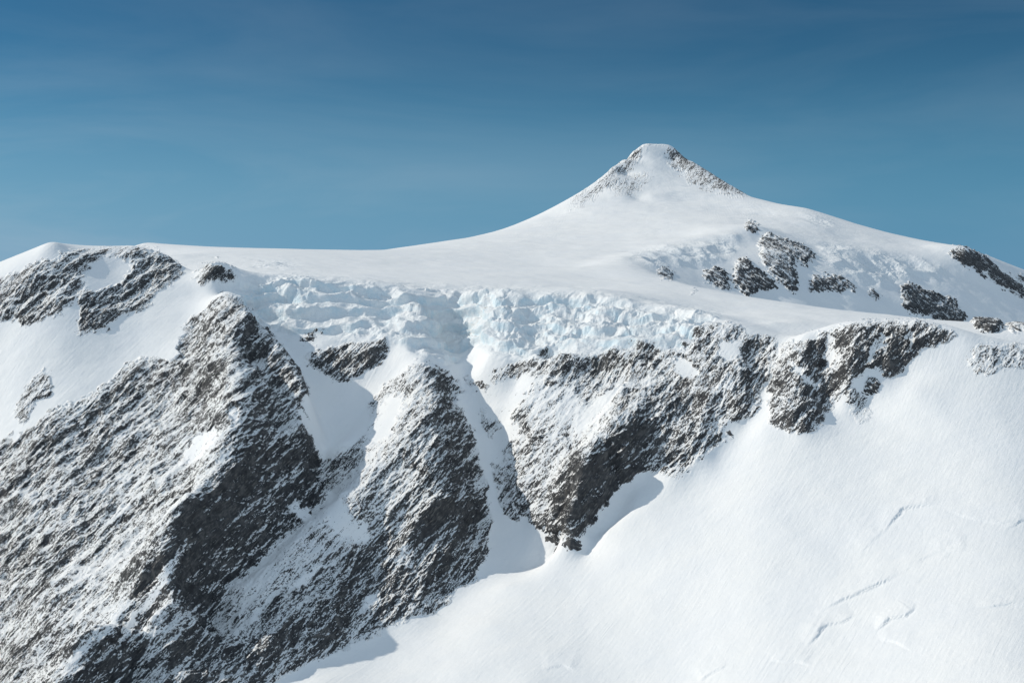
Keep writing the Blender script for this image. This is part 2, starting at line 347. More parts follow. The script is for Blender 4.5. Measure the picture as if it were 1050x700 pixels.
R(.50, (520, 450), (560, 456), (575, 475), (565, 520), (540, 525), (515, 490))
R(.36, (590, 420), (615, 405), (640, 390), (636, 408), (608, 440), (585, 450))
R(.68, (700, 375), (690, 395), (660, 425), (640, 450), (615, 470), (595, 480), (570, 510), (560, 540), (590, 546), (612, 520), (630, 498), (658, 482), (685, 470), (700, 450), (712, 430), (725, 400))
R(.76, (655, 428), (672, 440), (660, 460), (640, 476), (622, 478), (630, 460))
R(.76, (570, 500), (600, 476), (612, 490), (606, 510), (590, 522), (568, 526))
R(.20, (690, 365), (706, 370), (720, 385), (708, 388), (694, 378), r=1)
R(.28, (735, 350), (755, 350), (760, 365), (748, 372), (736, 366), r=1)
# eastern ridge rocks
R(.72, (802, 360), (812, 352), (826, 344), (842, 344), (852, 346), (862, 337), (880, 332), (915, 331), (950, 332), (972, 338), (992, 348), (972, 350), (955, 354), (942, 362), (930, 366),
  (920, 378), (914, 388), (906, 378), (898, 372), (884, 384), (872, 392), (866, 402), (852, 408), (848, 425), (846, 432), (836, 440), (812, 442), (796, 436), (788, 424), (792, 404), (800, 394), (792, 384), (796, 370))
R(.30, (845, 345), (858, 348), (856, 366), (850, 378), (842, 368), r=1)
R(.30, (812, 368), (820, 374), (838, 392), (834, 396), (818, 384), r=1)
R(.25, (896, 350), (906, 344), (920, 345), (905, 360), (890, 378), r=1)
R(.30, (930, 340), (940, 338), (936, 352), (926, 362), r=1)
R(.46, (886, 398), (894, 388), (902, 390), (900, 400), (890, 404), r=1)
R(.40, (862, 408), (876, 402), (890, 412), (896, 430), (884, 430), (870, 418), r=1)
R(.46, (1000, 356), (1012, 352), (1050, 354), (1300, 405), (1300, 420), (1050, 371), (1030, 378), (1008, 384), (990, 390), (996, 374))
# summit cone
R(.60, (583, 214), (600, 194), (625, 176), (650, 156), (662, 148), (655, 165), (640, 176), (632, 186), (612, 198), (596, 212), r=1)
R(.56, (620, 195), (640, 186), (664, 176), (672, 182), (655, 194), (640, 200), r=1)
R(.70, (688, 150), (696, 154), (714, 165), (742, 183), (772, 201), (755, 199), (735, 195), (712, 190), (698, 176), (688, 168), (682, 160), r=1)
R(.62, (624, 172), (632, 166), (630, 176), (622, 180), r=1)
R(.5, (655, 149), (664, 146), (680, 146), (692, 151), (680, 150), (664, 150), r=1)

icem = np.zeros((MW, MH))
def I(v, *ps, r=5):
    global icem
    m = blur(poly(ps).astype(float), r)
    icem = np.maximum(icem, v * m)
I(1, (238, 294), (262, 287), (300, 284), (345, 288), (420, 296), (470, 299), (520, 298), (570, 302), (600, 300), (650, 308), (700, 318), (738, 324), (728, 338), (702, 356), (650, 358), (600, 360),
  (540, 366), (500, 360), (480, 352), (470, 372), (455, 372), (420, 355), (400, 346), (340, 346), (300, 345), (270, 336), (250, 316))
I(.7, (640, 262), (700, 250), (740, 244), (756, 240), (754, 256), (738, 268), (700, 274), (665, 274), r=3)
I(.75, (838, 258), (850, 250), (880, 258), (915, 262), (950, 270), (975, 280), (965, 288), (925, 282), (915, 294), (890, 292), (862, 280), r=4)
I(.5, (820, 214), (850, 222), (858, 234), (840, 232), (824, 222), r=3)
I(.5, (255, 270), (290, 266), (312, 272), (290, 276), (262, 274), r=2)

# crevasses and rolls on the foreground glacier (drawn as lines, cut into the surface below)
def signed(ps):
    best = np.full((MW, MH), 1e9); sg = np.zeros((MW, MH)); al = np.zeros((MW, MH)); acc = 0
    for (x1, y1), (x2, y2) in zip(ps[:-1], ps[1:]):
        L = (x2 - x1) ** 2 + (y2 - y1) ** 2 + 1e-6
        t = np.clip(((gx - x1) * (x2 - x1) + (gy - y1) * (y2 - y1)) / L, 0, 1)
        dd = np.hypot(gx - x1 - t * (x2 - x1), gy - y1 - t * (y2 - y1))
        m = dd < best
        best = np.where(m, dd, best); sg = np.where(m, np.sign((x2 - x1) * (gy - y1) - (y2 - y1) * (gx - x1)), sg)
        al = np.where(m, acc + t * L ** .5, al); acc += L ** .5
    return best, sg, al / acc
scarps = [([(826, 662), (836, 652), (848, 640), (862, 637), (874, 630)], 2.6), ([(898, 646), (912, 634), (928, 631), (934, 625), (938, 618)], 2.6), ([(846, 625), (862, 615), (885, 606), (905, 596), (922, 586)], 2.2),
          ([(922, 586), (945, 572), (962, 562), (975, 562)], 1.4), ([(962, 574), (975, 564), (992, 562)], 1.8), ([(905, 545), (915, 534), (926, 522), (942, 518), (962, 515)], 2.2), ([(880, 565), (905, 545)], .9),
          ([(970, 520), (990, 528), (1012, 533), (1040, 537)], 1.3), ([(1030, 542), (1044, 534), (1070, 528), (1110, 520)], 2.0), ([(716, 700), (730, 688), (745, 680)], 1.6), ([(790, 678), (815, 678), (832, 681)], 1.3),
          ([(900, 655), (920, 658), (935, 665)], 1.2), ([(1000, 622), (1040, 619), (1090, 620)], 1.5), ([(555, 686), (575, 682), (592, 688)], 1.4), ([(780, 684), (700, 700)], .6)]
scar = np.zeros((MW, MH)); rollm = np.zeros((MW, MH))
for ps, amp in scarps:
    bd, sg, al = signed(ps)
    end = np.clip(np.minimum(al, 1 - al) * 5, 0, 1)
    scar += amp * end * np.where(sg < 0, np.exp(-(bd / 15) ** 2), np.exp(-(bd / 1.9) ** 2) - .5 * np.exp(-((bd - 2.2) / 1.6) ** 2))

# regions of the mountain (each becomes one object)
REG = ['snow_plateau', 'summit_cone', 'snow_flank', 'glacier_icefall', 'snow_shoulder', 'snow_couloir', 'rock_wall', 'middle_rock_buttress', 'right_rock_buttress', 'rock_ridge_crest', 'glacier_slope']
lab = np.zeros((MW, MH), np.int8)
def L(n, *ps):
    lab[poly(ps)] = REG.index(n)
L('snow_flank', (645, 262), (735, 247), (776, 230), (800, 207), (1500, 100), (1500, 440), (1050, 345), (960, 334), (830, 318), (700, 291), (655, 276))
L('summit_cone', (540, 100), (575, 220), (600, 212), (640, 202), (670, 200), (700, 203), (774, 206), (800, 100))
L('snow_shoulder', (-420, 100), (50, 200), (120, 250), (136, 251), (160, 257), (192, 273), (206, 274), (218, 266), (252, 283), (240, 296), (232, 299), (190, 360), (100, 500), (-420, 600))
L('glacier_icefall', (238, 294), (262, 286), (300, 283), (345, 287), (420, 295), (470, 298), (520, 297), (570, 301), (600, 299), (650, 307), (700, 317), (740, 323), (730, 334), (702, 356), (650, 358), (600, 360),
  (540, 366), (500, 366), (480, 352), (474, 376), (455, 378), (430, 366), (400, 346), (340, 348), (300, 347), (268, 338), (250, 318))
L('snow_couloir', (236, 296), (250, 318), (268, 338), (300, 347), (340, 348), (400, 346), (430, 366), (430, 372), (412, 384), (392, 402), (380, 430), (340, 470), (328, 470), (318, 455), (300, 406), (318, 404), (290, 360), (262, 330))
L('rock_wall', (-420, 560), (-100, 470), (0, 456), (20, 448), (42, 434), (62, 424), (88, 418), (105, 400), (122, 384), (142, 375), (158, 366), (176, 373), (184, 352), (210, 320), (230, 297), (240, 306), (262, 328), (291, 360),
  (316, 402), (304, 407), (318, 455), (330, 468), (322, 520), (302, 546), (225, 605), (135, 690), (80, 740), (-100, 1060), (-420, 1060))
L('middle_rock_buttress', (430, 370), (446, 376), (460, 384), (468, 398), (476, 425), (494, 466), (504, 492), (514, 532), (503, 545), (497, 570), (485, 592), (462, 614), (447, 630), (425, 629), (398, 642), (350, 664),
  (305, 687), (262, 705), (200, 737), (120, 802), (60, 1060), (-100, 1060), (80, 740), (135, 690), (225, 605), (302, 546), (322, 520), (330, 466), (345, 464), (380, 436), (378, 415), (408, 382))
L('glacier_slope', (508, 480), (540, 535), (580, 550), (596, 545), (616, 516), (640, 491), (668, 480), (690, 489), (712, 476), (742, 457), (735, 440), (742, 432), (765, 430), (785, 434), (812, 444), (838, 441), (848, 430),
  (852, 408), (870, 395), (898, 374), (914, 388), (930, 368), (955, 355), (992, 349), (1050, 355), (1500, 462), (1500, 1060), (60, 1060), (120, 802), (200, 737), (262, 705), (305, 687), (350, 664), (398, 642), (425, 629),
  (447, 630), (462, 614), (485, 592), (497, 570), (503, 545), (514, 532), (504, 492), (494, 466), (476, 425), (468, 398), (458, 380), (474, 374), (500, 380), (507, 408), (512, 430), (506, 460))
L('right_rock_buttress', (500, 378), (512, 379), (528, 375), (536, 369), (552, 365), (590, 362), (620, 357), (662, 357), (700, 358), (704, 352), (716, 342), (726, 333), (745, 330), (768, 338), (798, 349), (796, 362), (782, 380),
  (778, 400), (762, 430), (742, 431), (735, 440), (742, 457), (712, 476), (690, 489), (668, 480), (640, 491), (616, 516), (596, 545), (580, 550), (540, 535), (508, 480), (506, 460), (512, 430), (507, 408))
L('rock_ridge_crest', (798, 349), (826, 343), (842, 343), (862, 336), (880, 331), (915, 330), (950, 331), (972, 337), (992, 349), (955, 355), (930, 368), (914, 388), (898, 374), (870, 395), (852, 408), (848, 430), (838, 441),
  (812, 444), (785, 434), (762, 430), (778, 400), (782, 380), (796, 362))

# ------------------------------------------------------------------ vertices: project, decide what is seen, sample the maps
PX, PY = proj(X, Y, Z)
run = np.minimum.accumulate(PY, axis=1)
seen = PY <= run + 1.5
n1 = fbm(X, Y, Z, 30, 4, seed=3.0); n2 = fbm(X, Y, Z, 30, 4, seed=9.0)
n3 = fbm(X, Y, Z, 9, 3, gain=.7, seed=51.0); n4 = fbm(X, Y, Z, 9, 3, gain=.7, seed=57.0)
def samp(m, jit=0.0, j2=0.0):
    ix = np.clip((PX + jit * n1 + j2 * n3 - MX0).astype(int), 0, MW - 1)
    iy = np.clip((PY + jit * n2 + j2 * n4 - MY0).astype(int), 0, MH - 1)
    return m[ix, iy]
dYd = np.maximum(np.gradient(Y, axis=1), .05)
zs = np.gradient(Z, axis=1) / dYd
RK = samp(rock, 10.0, 9.0)
hid = ~seen
RK = np.where(hid, np.clip(0.9 * sst(.75, 1.2, np.abs(zs)), 0, .6), RK)
IC = np.where(hid, 0, samp(icem, 4.0))
CR = np.where(hid, 0, samp(scar, 5.0))
LB = samp(lab, 2.0)
idx = np.where(hid, -1, np.arange(NR)[None])
idx = np.maximum.accumulate(idx, axis=1)
LB = np.take_along_axis(LB, np.maximum(idx, 0), axis=1)

# ------------------------------------------------------------------ relief
def normals(X, Y, Z):
    a = np.stack([np.gradient(X, axis=0), np.gradient(Y, axis=0), np.gradient(Z, axis=0)], -1)
    b = np.stack([np.gradient(X, axis=1), np.gradient(Y, axis=1), np.gradient(Z, axis=1)], -1)
    n = np.cross(a, b)
    n /= np.maximum(np.linalg.norm(n, axis=-1, keepdims=True), 1e-9)
    return n
# bedding directions: s runs up to the right, t across the beds
def bed(X, Y, Z, ls=1.0, lt=1.0, ly=1.0):
    s = 0.64 * X + 0.76 * Z - 0.1 * Y
    t = -0.76 * X + 0.64 * Z + 0.05 * Y
    return s / ls, t / lt, Y / ly
k = np.clip((RK - .2) / .32, 0, 1)
k = sst(0, 1, k)
kb = np.where(hid, k, sst(.12, .62, samp(blur(np.minimum(rock, .6), 12), 8.0))) * k
d = np.zeros_like(Z)
far_ = np.interp(Y, [1700, 2600], [1, .35])
def zmean(a):
    return a - a[k > .5].mean()
d += kb * 13.0 * zmean(fbm(*bed(X, Y, Z, 1.8, 1, 2.4), 56, 4, gain=.55, ridged=True, seed=1.0)) * far_
d += (.2 * k + .8 * kb) * 2.7 * far_ * zmean(fbm(*bed(X, Y, Z, 2.6, 1, 2.6), 8, 4, gain=.62, ridged=True, seed=5.0))
d += k * .6 * fbm(*bed(X, Y, Z, 2.4, 1, 2.4), 2.6, 2, ridged=True, seed=8.0)
d += (1 - IC) * (1 - k) * (1.6 * fbm(X, Y, Z, 75, 3, seed=2.0) + 0.25 * fbm(X * .5, Y, Z * .5, 9, 2, seed=4.0)) * np.interp(Y, [900, 2000, 3200], [1, 1.3, 2.0])
# icefall blocks
mi = IC > .01
xi, yi, zi = X[mi], Y[mi], Z[mi]
wx, wy, wz = 6 * fbm(xi, yi, zi, 22, 3, seed=11), 6 * fbm(xi, yi, zi, 22, 3, seed=13), 5 * fbm(xi, yi, zi, 22, 3, seed=17)
f1, f2, c1 = cells((xi + 1.6 * wx) * .75, (yi + 1.6 * wy) * 1.0, (zi + 1.4 * wz) * 1.2, 38)
g1, g2, c2 = cells(xi + wx, (yi + wy), (zi + wz) * 1.5, 11, 40)
am = sst(-.32, .30, fbm(xi, yi, zi, 70, 2, seed=37) + .10 * np.clip((PX[mi] - 430) / 60, -1, 1))
tq = (zi + 14 * fbm(xi, yi, zi, 60, 3, seed=43)) / 15.0
fr = tq - np.floor(tq)
ter = (sst(.35, .75, fr) - fr) * 15
di = am * (9 * (c1 - .5) * sst(0, .3, f2 - f1) + 3.5 * (c2 - .5) * sst(0, .4, g2 - g1) * sst(.3, .7, c1) - 3.0 * (1 - sst(0, .12, f2 - f1)))
di += (.25 + .75 * am) * 4.0 * (fbm(xi + wx, yi + wy, .6 * (zi + wz), 13, 4, gain=.6, ridged=True, seed=19) - .5) + 8 * (fbm(xi, yi, zi, 40, 2, ridged=True, seed=23) - .5)
di += np.where(yi > 1900, 26 * (fbm(xi, yi, zi, 95, 2, ridged=True, seed=61) - .5), .75 * ter)
d[mi] += IC[mi] * di * np.where(yi > 1900, .5, .8)
d += .42 * CR * np.clip(.8 + 1.3 * n2, 0.1, 1.5)
# wind ripples / runnels down the foreground slope
edge = np.clip(np.abs(PY - run.min(axis=1)[:, None]) / 8, .25 + .4 * k, 1)
nrm = normals(X, Y, Z)
nn = nrm.copy(); nn[..., 2] += .5; nn /= np.linalg.norm(nn, axis=-1, keepdims=True)
d *= edge
X2, Y2, Z2 = X + nn[..., 0] * d, Y + nn[..., 1] * d, Z + nn[..., 2] * d
nfin = normals(X2, Y2, Z2)

# ------------------------------------------------------------------ materials
def nodes(name):
    m = bpy.data.materials.new(name); m.use_nodes = True
    nt = m.node_tree; nt.nodes.clear()
    return m, nt
def mountain_material(name='snow_rock_ice', rockboost=0.0, grain=1.0, bs_=(0.64, -0.10, 0.76), bt_=(-0.76, 0.05, 0.64)):
    m, nt = nodes(name)
    N_ = lambda t, **kw: _mk(nt, t, **kw)
    Lk = nt.links.new
    def math_(op, a, b=None, c=None, clamp=False):
        n = N_('ShaderNodeMath'); n.operation = op; n.use_clamp = clamp
        for i, v in enumerate((a, b, c)):
            if v is None: continue
            if isinstance(v, (int, float)): n.inputs[i].default_value = v
            else: Lk(v, n.inputs[i])
        return n.outputs[0]
    def ramp(v, a, b, lo=0.0, hi=1.0, smooth=True):
        n = N_('ShaderNodeMapRange'); n.interpolation_type = 'SMOOTHSTEP' if smooth else 'LINEAR'
        Lk(v, n.inputs[0]); n.inputs[1].default_value = a; n.inputs[2].default_value = b
        n.inputs[3].default_value = lo; n.inputs[4].default_value = hi
        return n.outputs[0]
    def mixc(f, a, b):
        n = N_('ShaderNodeMix'); n.data_type = 'RGBA'
        if isinstance(f, float): n.inputs[0].default_value = f
        else: Lk(f, n.inputs[0])
        for i, v in ((6, a), (7, b)):
            if isinstance(v, tuple): n.inputs[i].default_value = (*v, 1)
            else: Lk(v, n.inputs[i])
        return n.outputs[2]
    geo = N_('ShaderNodeNewGeometry')
    pos = geo.outputs['Position']
    def dotp(v, src=pos):
        n = N_('ShaderNodeVectorMath'); n.operation = 'DOT_PRODUCT'; Lk(src, n.inputs[0]); n.inputs[1].default_value = v
        return n.outputs['Value']
    def comb(a, b, c):
        n = N_('ShaderNodeCombineXYZ'); Lk(a, n.inputs[0]); Lk(b, n.inputs[1]); Lk(c, n.inputs[2]); return n.outputs[0]
    def noi(vec, scale, detail, rough=.55, typ=None, lac=2.0):
        n = N_('ShaderNodeTexNoise'); Lk(vec, n.inputs['Vector']); n.inputs['Scale'].default_value = scale
        n.inputs['Detail'].default_value = detail; n.inputs['Roughness'].default_value = rough; n.inputs['Lacunarity'].default_value = lac
        return n.outputs['Fac']
    att = N_('ShaderNodeAttribute'); att.attribute_name = 'rock'
    ati = N_('ShaderNodeAttribute'); ati.attribute_name = 'ice'
    rk, ic = att.outputs['Fac'], ati.outputs['Fac']
    s = dotp(bs_); t = dotp(bt_); yv = dotp((0.1, 1.0, 0.0))
    bedv = comb(math_('MULTIPLY', s, 0.22), t, math_('MULTIPLY', yv, 0.16))
    fine = noi(bedv, 0.72 * grain, 3, .6)
    fine2 = noi(comb(math_('MULTIPLY', s, 0.34), t, math_('MULTIPLY', yv, 0.25)), 1.7 * grain, 3, .65)
    clump = noi(comb(math_('MULTIPLY', s, 0.10), t, math_('MULTIPLY', yv, 0.08)), .16 * grain, 4, .65)
    mid = noi(bedv, 0.10, 5, .7)
    iso = noi(pos, 0.75 * grain, 4, .7)
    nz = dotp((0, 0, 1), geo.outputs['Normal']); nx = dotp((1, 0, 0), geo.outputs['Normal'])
    v = math_('ADD', rk, math_('MULTIPLY', math_('SUBTRACT', fine, .5), 1.35))
    v = math_('ADD', v, math_('MULTIPLY', math_('SUBTRACT', fine2, .5), 1.7))
    v = math_('ADD', v, math_('MULTIPLY', math_('SUBTRACT', clump, .5), 1.0))
    v = math_('ADD', v, math_('MULTIPLY', math_('SUBTRACT', mid, .5), .7))
    v = math_('ADD', v, math_('MULTIPLY', math_('SUBTRACT', iso, .5), 1.0))
    v = math_('ADD', v, math_('ADD', math_('MULTIPLY', math_('SUBTRACT', .56, nz), .75), math_('MULTIPLY', nx, .18)))  # nx term: darker shaded side, snowier sunlit side, put into the rock cover
    v = math_('ADD', v, rockboost)
    gate = ramp(rk, .04, .14)
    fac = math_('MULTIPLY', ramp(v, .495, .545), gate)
    # rock colour
    rc = N_('ShaderNodeValToRGB'); Lk(noi(pos, .12, 5, .7), rc.inputs[0])
    e = rc.color_ramp.elements; e[0].position = .3; e[0].color = (.030, .031, .034, 1); e[1].position = .70; e[1].color = (.158, .154, .150, 1)
    x = rc.color_ramp.elements.new(.52); x.color = (.070, .071, .074, 1)
    rcol = mixc(ramp(noi(bedv, .9, 3), .52, .7), rc.outputs[0], (.17, .165, .155))
    # snow and ice colour
    sn = mixc(ramp(noi(pos, .02, 4), .35, .7), (.87, .868, .855), (.845, .85, .85))
    icec = mixc(ramp(noi(pos, .06, 5, .65), .38, .66), (.84, .875, .885), (.66, .79, .85))
    steep = ramp(nz, .35, .8, 1.0, .25)
    scol = mixc(math_('MULTIPLY', ic, steep), sn, icec)
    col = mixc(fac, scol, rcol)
    # relief
    slope_s = dotp((0.52, 0.55, 0.42)); slope_t = dotp((-0.80, 0.50, 0.10))
    run_v = comb(math_('MULTIPLY', slope_s, .12), slope_t, math_('MULTIPLY', yv, .12))
    sas = math_('ADD', math_('MULTIPLY', noi(run_v, .45, 4, .6), .8), math_('MULTIPLY', noi(pos, .25, 4, .6), .7))
    long_v = comb(math_('MULTIPLY', slope_s, .035), slope_t, math_('MULTIPLY', yv, .03))
    sas = math_('ADD', sas, math_('MULTIPLY', math_('MULTIPLY', ramp(noi(long_v, .34, 4, .65), .4, .8), ramp(noi(pos, .012, 3), .42, .68)), .40))
    hs = math_('MULTIPLY', sas, .55)
    hi_ = math_('MULTIPLY', noi(pos, .22, 5, .65), math_('MULTIPLY', ic, 3.0))
    hr = math_('MULTIPLY', math_('ADD', math_('ADD', math_('MULTIPLY', fine, 2.2), math_('MULTIPLY', fine2, 1.2)), math_('MULTIPLY', iso, 1.6)), math_('MULTIPLY', ramp(rk, .28, .5), ramp(fac, 0, 1, .35, 1.0)))
    hgt = math_('ADD', math_('ADD', hs, hi_), hr)
    bp = N_('ShaderNodeBump'); bp.inputs['Strength'].default_value = .8; bp.inputs['Distance'].default_value = 1.0
    Lk(hgt, bp.inputs['Height'])
    bs = N_('ShaderNodeBsdfPrincipled')
    Lk(col, bs.inputs['Base Color']); Lk(bp.outputs[0], bs.inputs['Normal'])
    Lk(ramp(fac, 0, 1, .62, .85), bs.inputs['Roughness']); bs.inputs['Specular IOR Level'].default_value = .2
    out = N_('ShaderNodeOutputMaterial'); Lk(bs.outputs[0], out.inputs[0])
    return m
def _mk(nt, t, **kw):
    return nt.nodes.new(t)
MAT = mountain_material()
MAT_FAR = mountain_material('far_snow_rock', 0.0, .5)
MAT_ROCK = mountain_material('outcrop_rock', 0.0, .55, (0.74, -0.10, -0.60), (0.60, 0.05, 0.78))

def grid_mesh(name, verts, quads, rockv, icev, nv, mat):
    me = bpy.data.meshes.new(name)
    me.vertices.add(len(verts)); me.vertices.foreach_set('co', verts.astype(np.float32).ravel())
    me.loops.add(quads.size); me.loops.foreach_set('vertex_index', quads.astype(np.int32).ravel())
    me.polygons.add(len(quads)); me.polygons.foreach_set('loop_start', np.arange(0, quads.size, 4, dtype=np.int32))
    me.update(calc_edges=True)
    me.polygons.foreach_set('use_smooth', np.ones(len(quads), bool))
    for an, av in (('rock', rockv), ('ice', icev)):
        a = me.attributes.new(an, 'FLOAT', 'POINT'); a.data.foreach_set('value', av.astype(np.float32))
    me.materials.append(mat)
    if nv is not None:
        me.normals_split_custom_set_from_vertices(nv.astype(np.float32))
    o = bpy.data.objects.new(name, me)
    COL.objects.link(o)
    return o

LABELS = {
 'snow_plateau': ('smooth white snow dome and plateau between the icefall and the summit cone', 'snowfield'),
 'summit_cone': ('pointed snowy summit cone with thin rock streaks, the highest point against the blue sky', 'mountain peak'),
 'snow_flank': ('shaded bluish snow flank falling away from the summit above the sunlit snow tongue', 'snow flank'),
 'glacier_icefall': ('broken pale blue icefall of seracs hanging above the rock buttresses', 'icefall'),
 'snow_shoulder': ('sunlit snow shoulder with slanting rock bands beside the rock pyramid', 'mountain shoulder'),
 'snow_couloir': ('shaded smooth snow gully between the rock pyramid and the middle buttress', 'snow gully'),
 'rock_wall': ('snow-dusted streaky rock wall below the pyramid tip, with a sharp crest', 'rock face'),
 'middle_rock_buttress': ('rounded rock buttress between two snow gullies with a long dark foot', 'rock buttress'),
 'right_rock_buttress': ('broad snow-streaked rock buttress directly under the icefall seracs', 'rock buttress'),
 'rock_ridge_crest': ('jagged dark rock ridge topping the smooth glacier slope', 'rock ridge'),
 'glacier_slope': ('wide smooth sunlit snow slope with faint crevasses below the rocks', 'snow slope')}
FV = np.stack([X2, Y2, Z2], -1).reshape(-1, 3)
ids = np.arange(NU * NR).reshape(NU, NR)
q = np.stack([ids[:-1, :-1], ids[1:, :-1], ids[1:, 1:], ids[:-1, 1:]], -1).reshape(-1, 4)
ql = LB[:-1, :-1].ravel()
RKf, ICf, NVf = RK.ravel(), IC.ravel(), nfin.reshape(-1, 3)
for ri, rn in enumerate(REG):
    sel = q[ql == ri]
    if not len(sel): continue
    u, inv = np.unique(sel, return_inverse=True)
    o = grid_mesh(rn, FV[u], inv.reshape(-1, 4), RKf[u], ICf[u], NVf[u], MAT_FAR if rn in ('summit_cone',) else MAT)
    o['kind'] = 'structure'; o['label'] = LABELS[rn][0]; o['category'] = LABELS[rn][1]

# ------------------------------------------------------------------ outcrops: rock bodies that stand out of the snow
PX2, PY2 = proj(X2, Y2, Z2)
run2 = np.minimum.accumulate(PY2, axis=1)
seen2 = PY2 <= run2 + 1.5
def outcrop(ps, label, h=7.0, dens=.7, group=None, name='rock_outcrop', seed=0.0, cat='rock outcrop'):
    xs = [p[0] for p in ps]; ys = [p[1] for p in ps]
    m = (PX2 > min(xs) - 6) & (PX2 < max(xs) + 6) & (PY2 > min(ys) - 6) & (PY2 < max(ys) + 6) & seen2
    if not m.any(): return
    a0, a1 = np.where(m.any(1))[0][[0, -1]]; b0, b1 = np.where(m.any(0))[0][[0, -1]]
    sl = (slice(a0, a1 + 1), slice(b0, b1 + 1))
    pm = blur(poly(ps).astype(float), 2)
    px_, py_ = PX2[sl], PY2[sl]
    xx, yy, zz = X2[sl], Y2[sl], Z2[sl]
    sc = yy.mean() / 1458.0
    j1 = 4 * noise(xx / (9 * sc), yy / (9 * sc), zz / (9 * sc) + seed); j2 = 4 * noise(xx / (9 * sc) + 31, yy / (9 * sc), zz / (9 * sc) + seed)
    j1 = j1 + 3.5 * noise(xx / (3.2 * sc), yy / (3.2 * sc), zz / (3.2 * sc) + seed); j2 = j2 + 3.5 * noise(xx / (3.2 * sc) + 31, yy / (3.2 * sc), zz / (3.2 * sc) + seed)
    w = pm[np.clip((px_ + j1 - MX0).astype(int), 0, MW - 1), np.clip((py_ + j2 - MY0).astype(int), 0, MH - 1)]
    w = np.where(m[sl], w, 0)
    rid = fbm((.74 * xx - .6 * zz) / 2.2, .6 * xx + .78 * zz, yy / 2.0, 10 * sc, 4, ridged=True, seed=seed + 2)
    h = h * .55
    hh = h * (w * 1.1 - .35) + 0.9 * h * (rid - .35) * w
    n = nfin[sl]
    V = np.stack([xx, yy, zz], -1) + n * hh[..., None]
    na, nb = xx.shape
    nid = np.arange(na * nb).reshape(na, nb)
    qq = np.stack([nid[:-1, :-1], nid[1:, :-1], nid[1:, 1:], nid[:-1, 1:]], -1).reshape(-1, 4)
    keep = (w.ravel()[qq].max(1) > .12).reshape(na - 1, nb - 1)
    comp = np.zeros(keep.shape, int); best = (0, 0); cid = 0
    for ci, cj in zip(*np.where(keep)):
        if comp[ci, cj]: continue
        cid += 1; st = [(ci, cj)]; comp[ci, cj] = cid; cnt = 0
        while st:
            a, b = st.pop(); cnt += 1
            for a2, b2 in ((a + 1, b), (a - 1, b), (a, b + 1), (a, b - 1)):
                if 0 <= a2 < na - 1 and 0 <= b2 < nb - 1 and keep[a2, b2] and not comp[a2, b2]:
                    comp[a2, b2] = cid; st.append((a2, b2))
        best = max(best, (cnt, cid))
    qq = qq[(comp == best[1]).ravel() & keep.ravel()]
    if not len(qq): return
    u, inv = np.unique(qq, return_inverse=True)
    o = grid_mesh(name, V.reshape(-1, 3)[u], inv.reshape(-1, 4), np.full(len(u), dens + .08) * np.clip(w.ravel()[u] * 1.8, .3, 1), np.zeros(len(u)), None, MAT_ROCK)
    o['label'] = label; o['category'] = cat
    if group: o['group'] = group
    return o
GF = 'rock outcrops on the shaded flank'
outcrop([(764, 230), (769, 227), (777, 232), (776, 237), (767, 236)], 'small dark rock knob on the snow lip right below the summit cone', 7, .75, GF, seed=1)
outcrop([(779, 246), (786, 240), (800, 246), (818, 250), (833, 258), (834, 266), (824, 272), (818, 266), (812, 270), (818, 284), (815, 299), (806, 296), (794, 286), (786, 274), (779, 262)], 'largest dark outcrop high on the shaded flank, split by snow streaks', 9, .66, GF, seed=2)
outcrop([(752, 276), (758, 266), (765, 265), (776, 276), (788, 285), (797, 296), (782, 297), (766, 303), (756, 294), (751, 286)], 'pointed dark outcrop below and beside the largest flank outcrop', 9, .7, GF, seed=3)
outcrop([(720, 284), (722, 278), (732, 277), (740, 276), (748, 290), (748, 296), (738, 294), (728, 290)], 'small dark outcrop at the sheltered end of the shaded flank under the ice lip', 7, .66, GF, seed=4)
outcrop([(674, 278), (680, 274), (688, 279), (692, 288), (684, 285), (677, 284)], 'tiny rocks just beneath the pale blue ice lip', 5, .62, GF, seed=5)
outcrop([(828, 290), (836, 283), (848, 283), (858, 288), (868, 298), (860, 300), (850, 296), (832, 298)], 'flat dark outcrop below the broken ice band on the flank', 7, .7, GF, seed=6)
outcrop([(852, 282), (862, 284), (877, 294), (876, 299), (864, 293), (853, 286)], 'narrow slanting rock strip touching the flat outcrop below the ice band', 5, .62, GF, seed=7)
outcrop([(886, 294), (894, 298), (904, 305), (902, 308), (892, 302)], 'thin isolated rock sliver in the middle of the shaded flank', 5, .6, GF, seed=8)
outcrop([(922, 294), (930, 290), (944, 297), (962, 303), (976, 308), (988, 322), (990, 330), (978, 332), (964, 328), (948, 322), (930, 318), (924, 306)], 'broad dark outcrop low on the flank above the rocky crest', 10, .72, GF, seed=9)
outcrop([(990, 304), (1000, 303), (1012, 312), (1024, 326), (1029, 339), (1016, 341), (1002, 338), (996, 324)], 'darkest solid outcrop low on the flank near the picture edge', 10, .84, GF, seed=10)
outcrop([(1012, 312), (1024, 312), (1046, 320), (1090, 345), (1080, 350), (1050, 340), (1040, 340), (1028, 328)], 'snow-dusted outcrop at the picture edge beside the darkest outcrop', 7, .68, GF, seed=11)
outcrop([(972, 256), (988, 254), (1002, 260), (1014, 266), (1024, 278), (1040, 286), (1050, 296), (1070, 312), (1060, 312), (1044, 302), (1024, 292), (1008, 280), (990, 272), (978, 264)], 'long dark rock rib running down from the far knob against the sky', 8, .74, GF, seed=12)
outcrop([(1036, 278), (1050, 284), (1064, 294), (1050, 291)], 'thin rock strip on the skyline ridge by the picture edge', 4, .55, GF, seed=13)
GB = 'loose rocks at the foot of the right buttress'
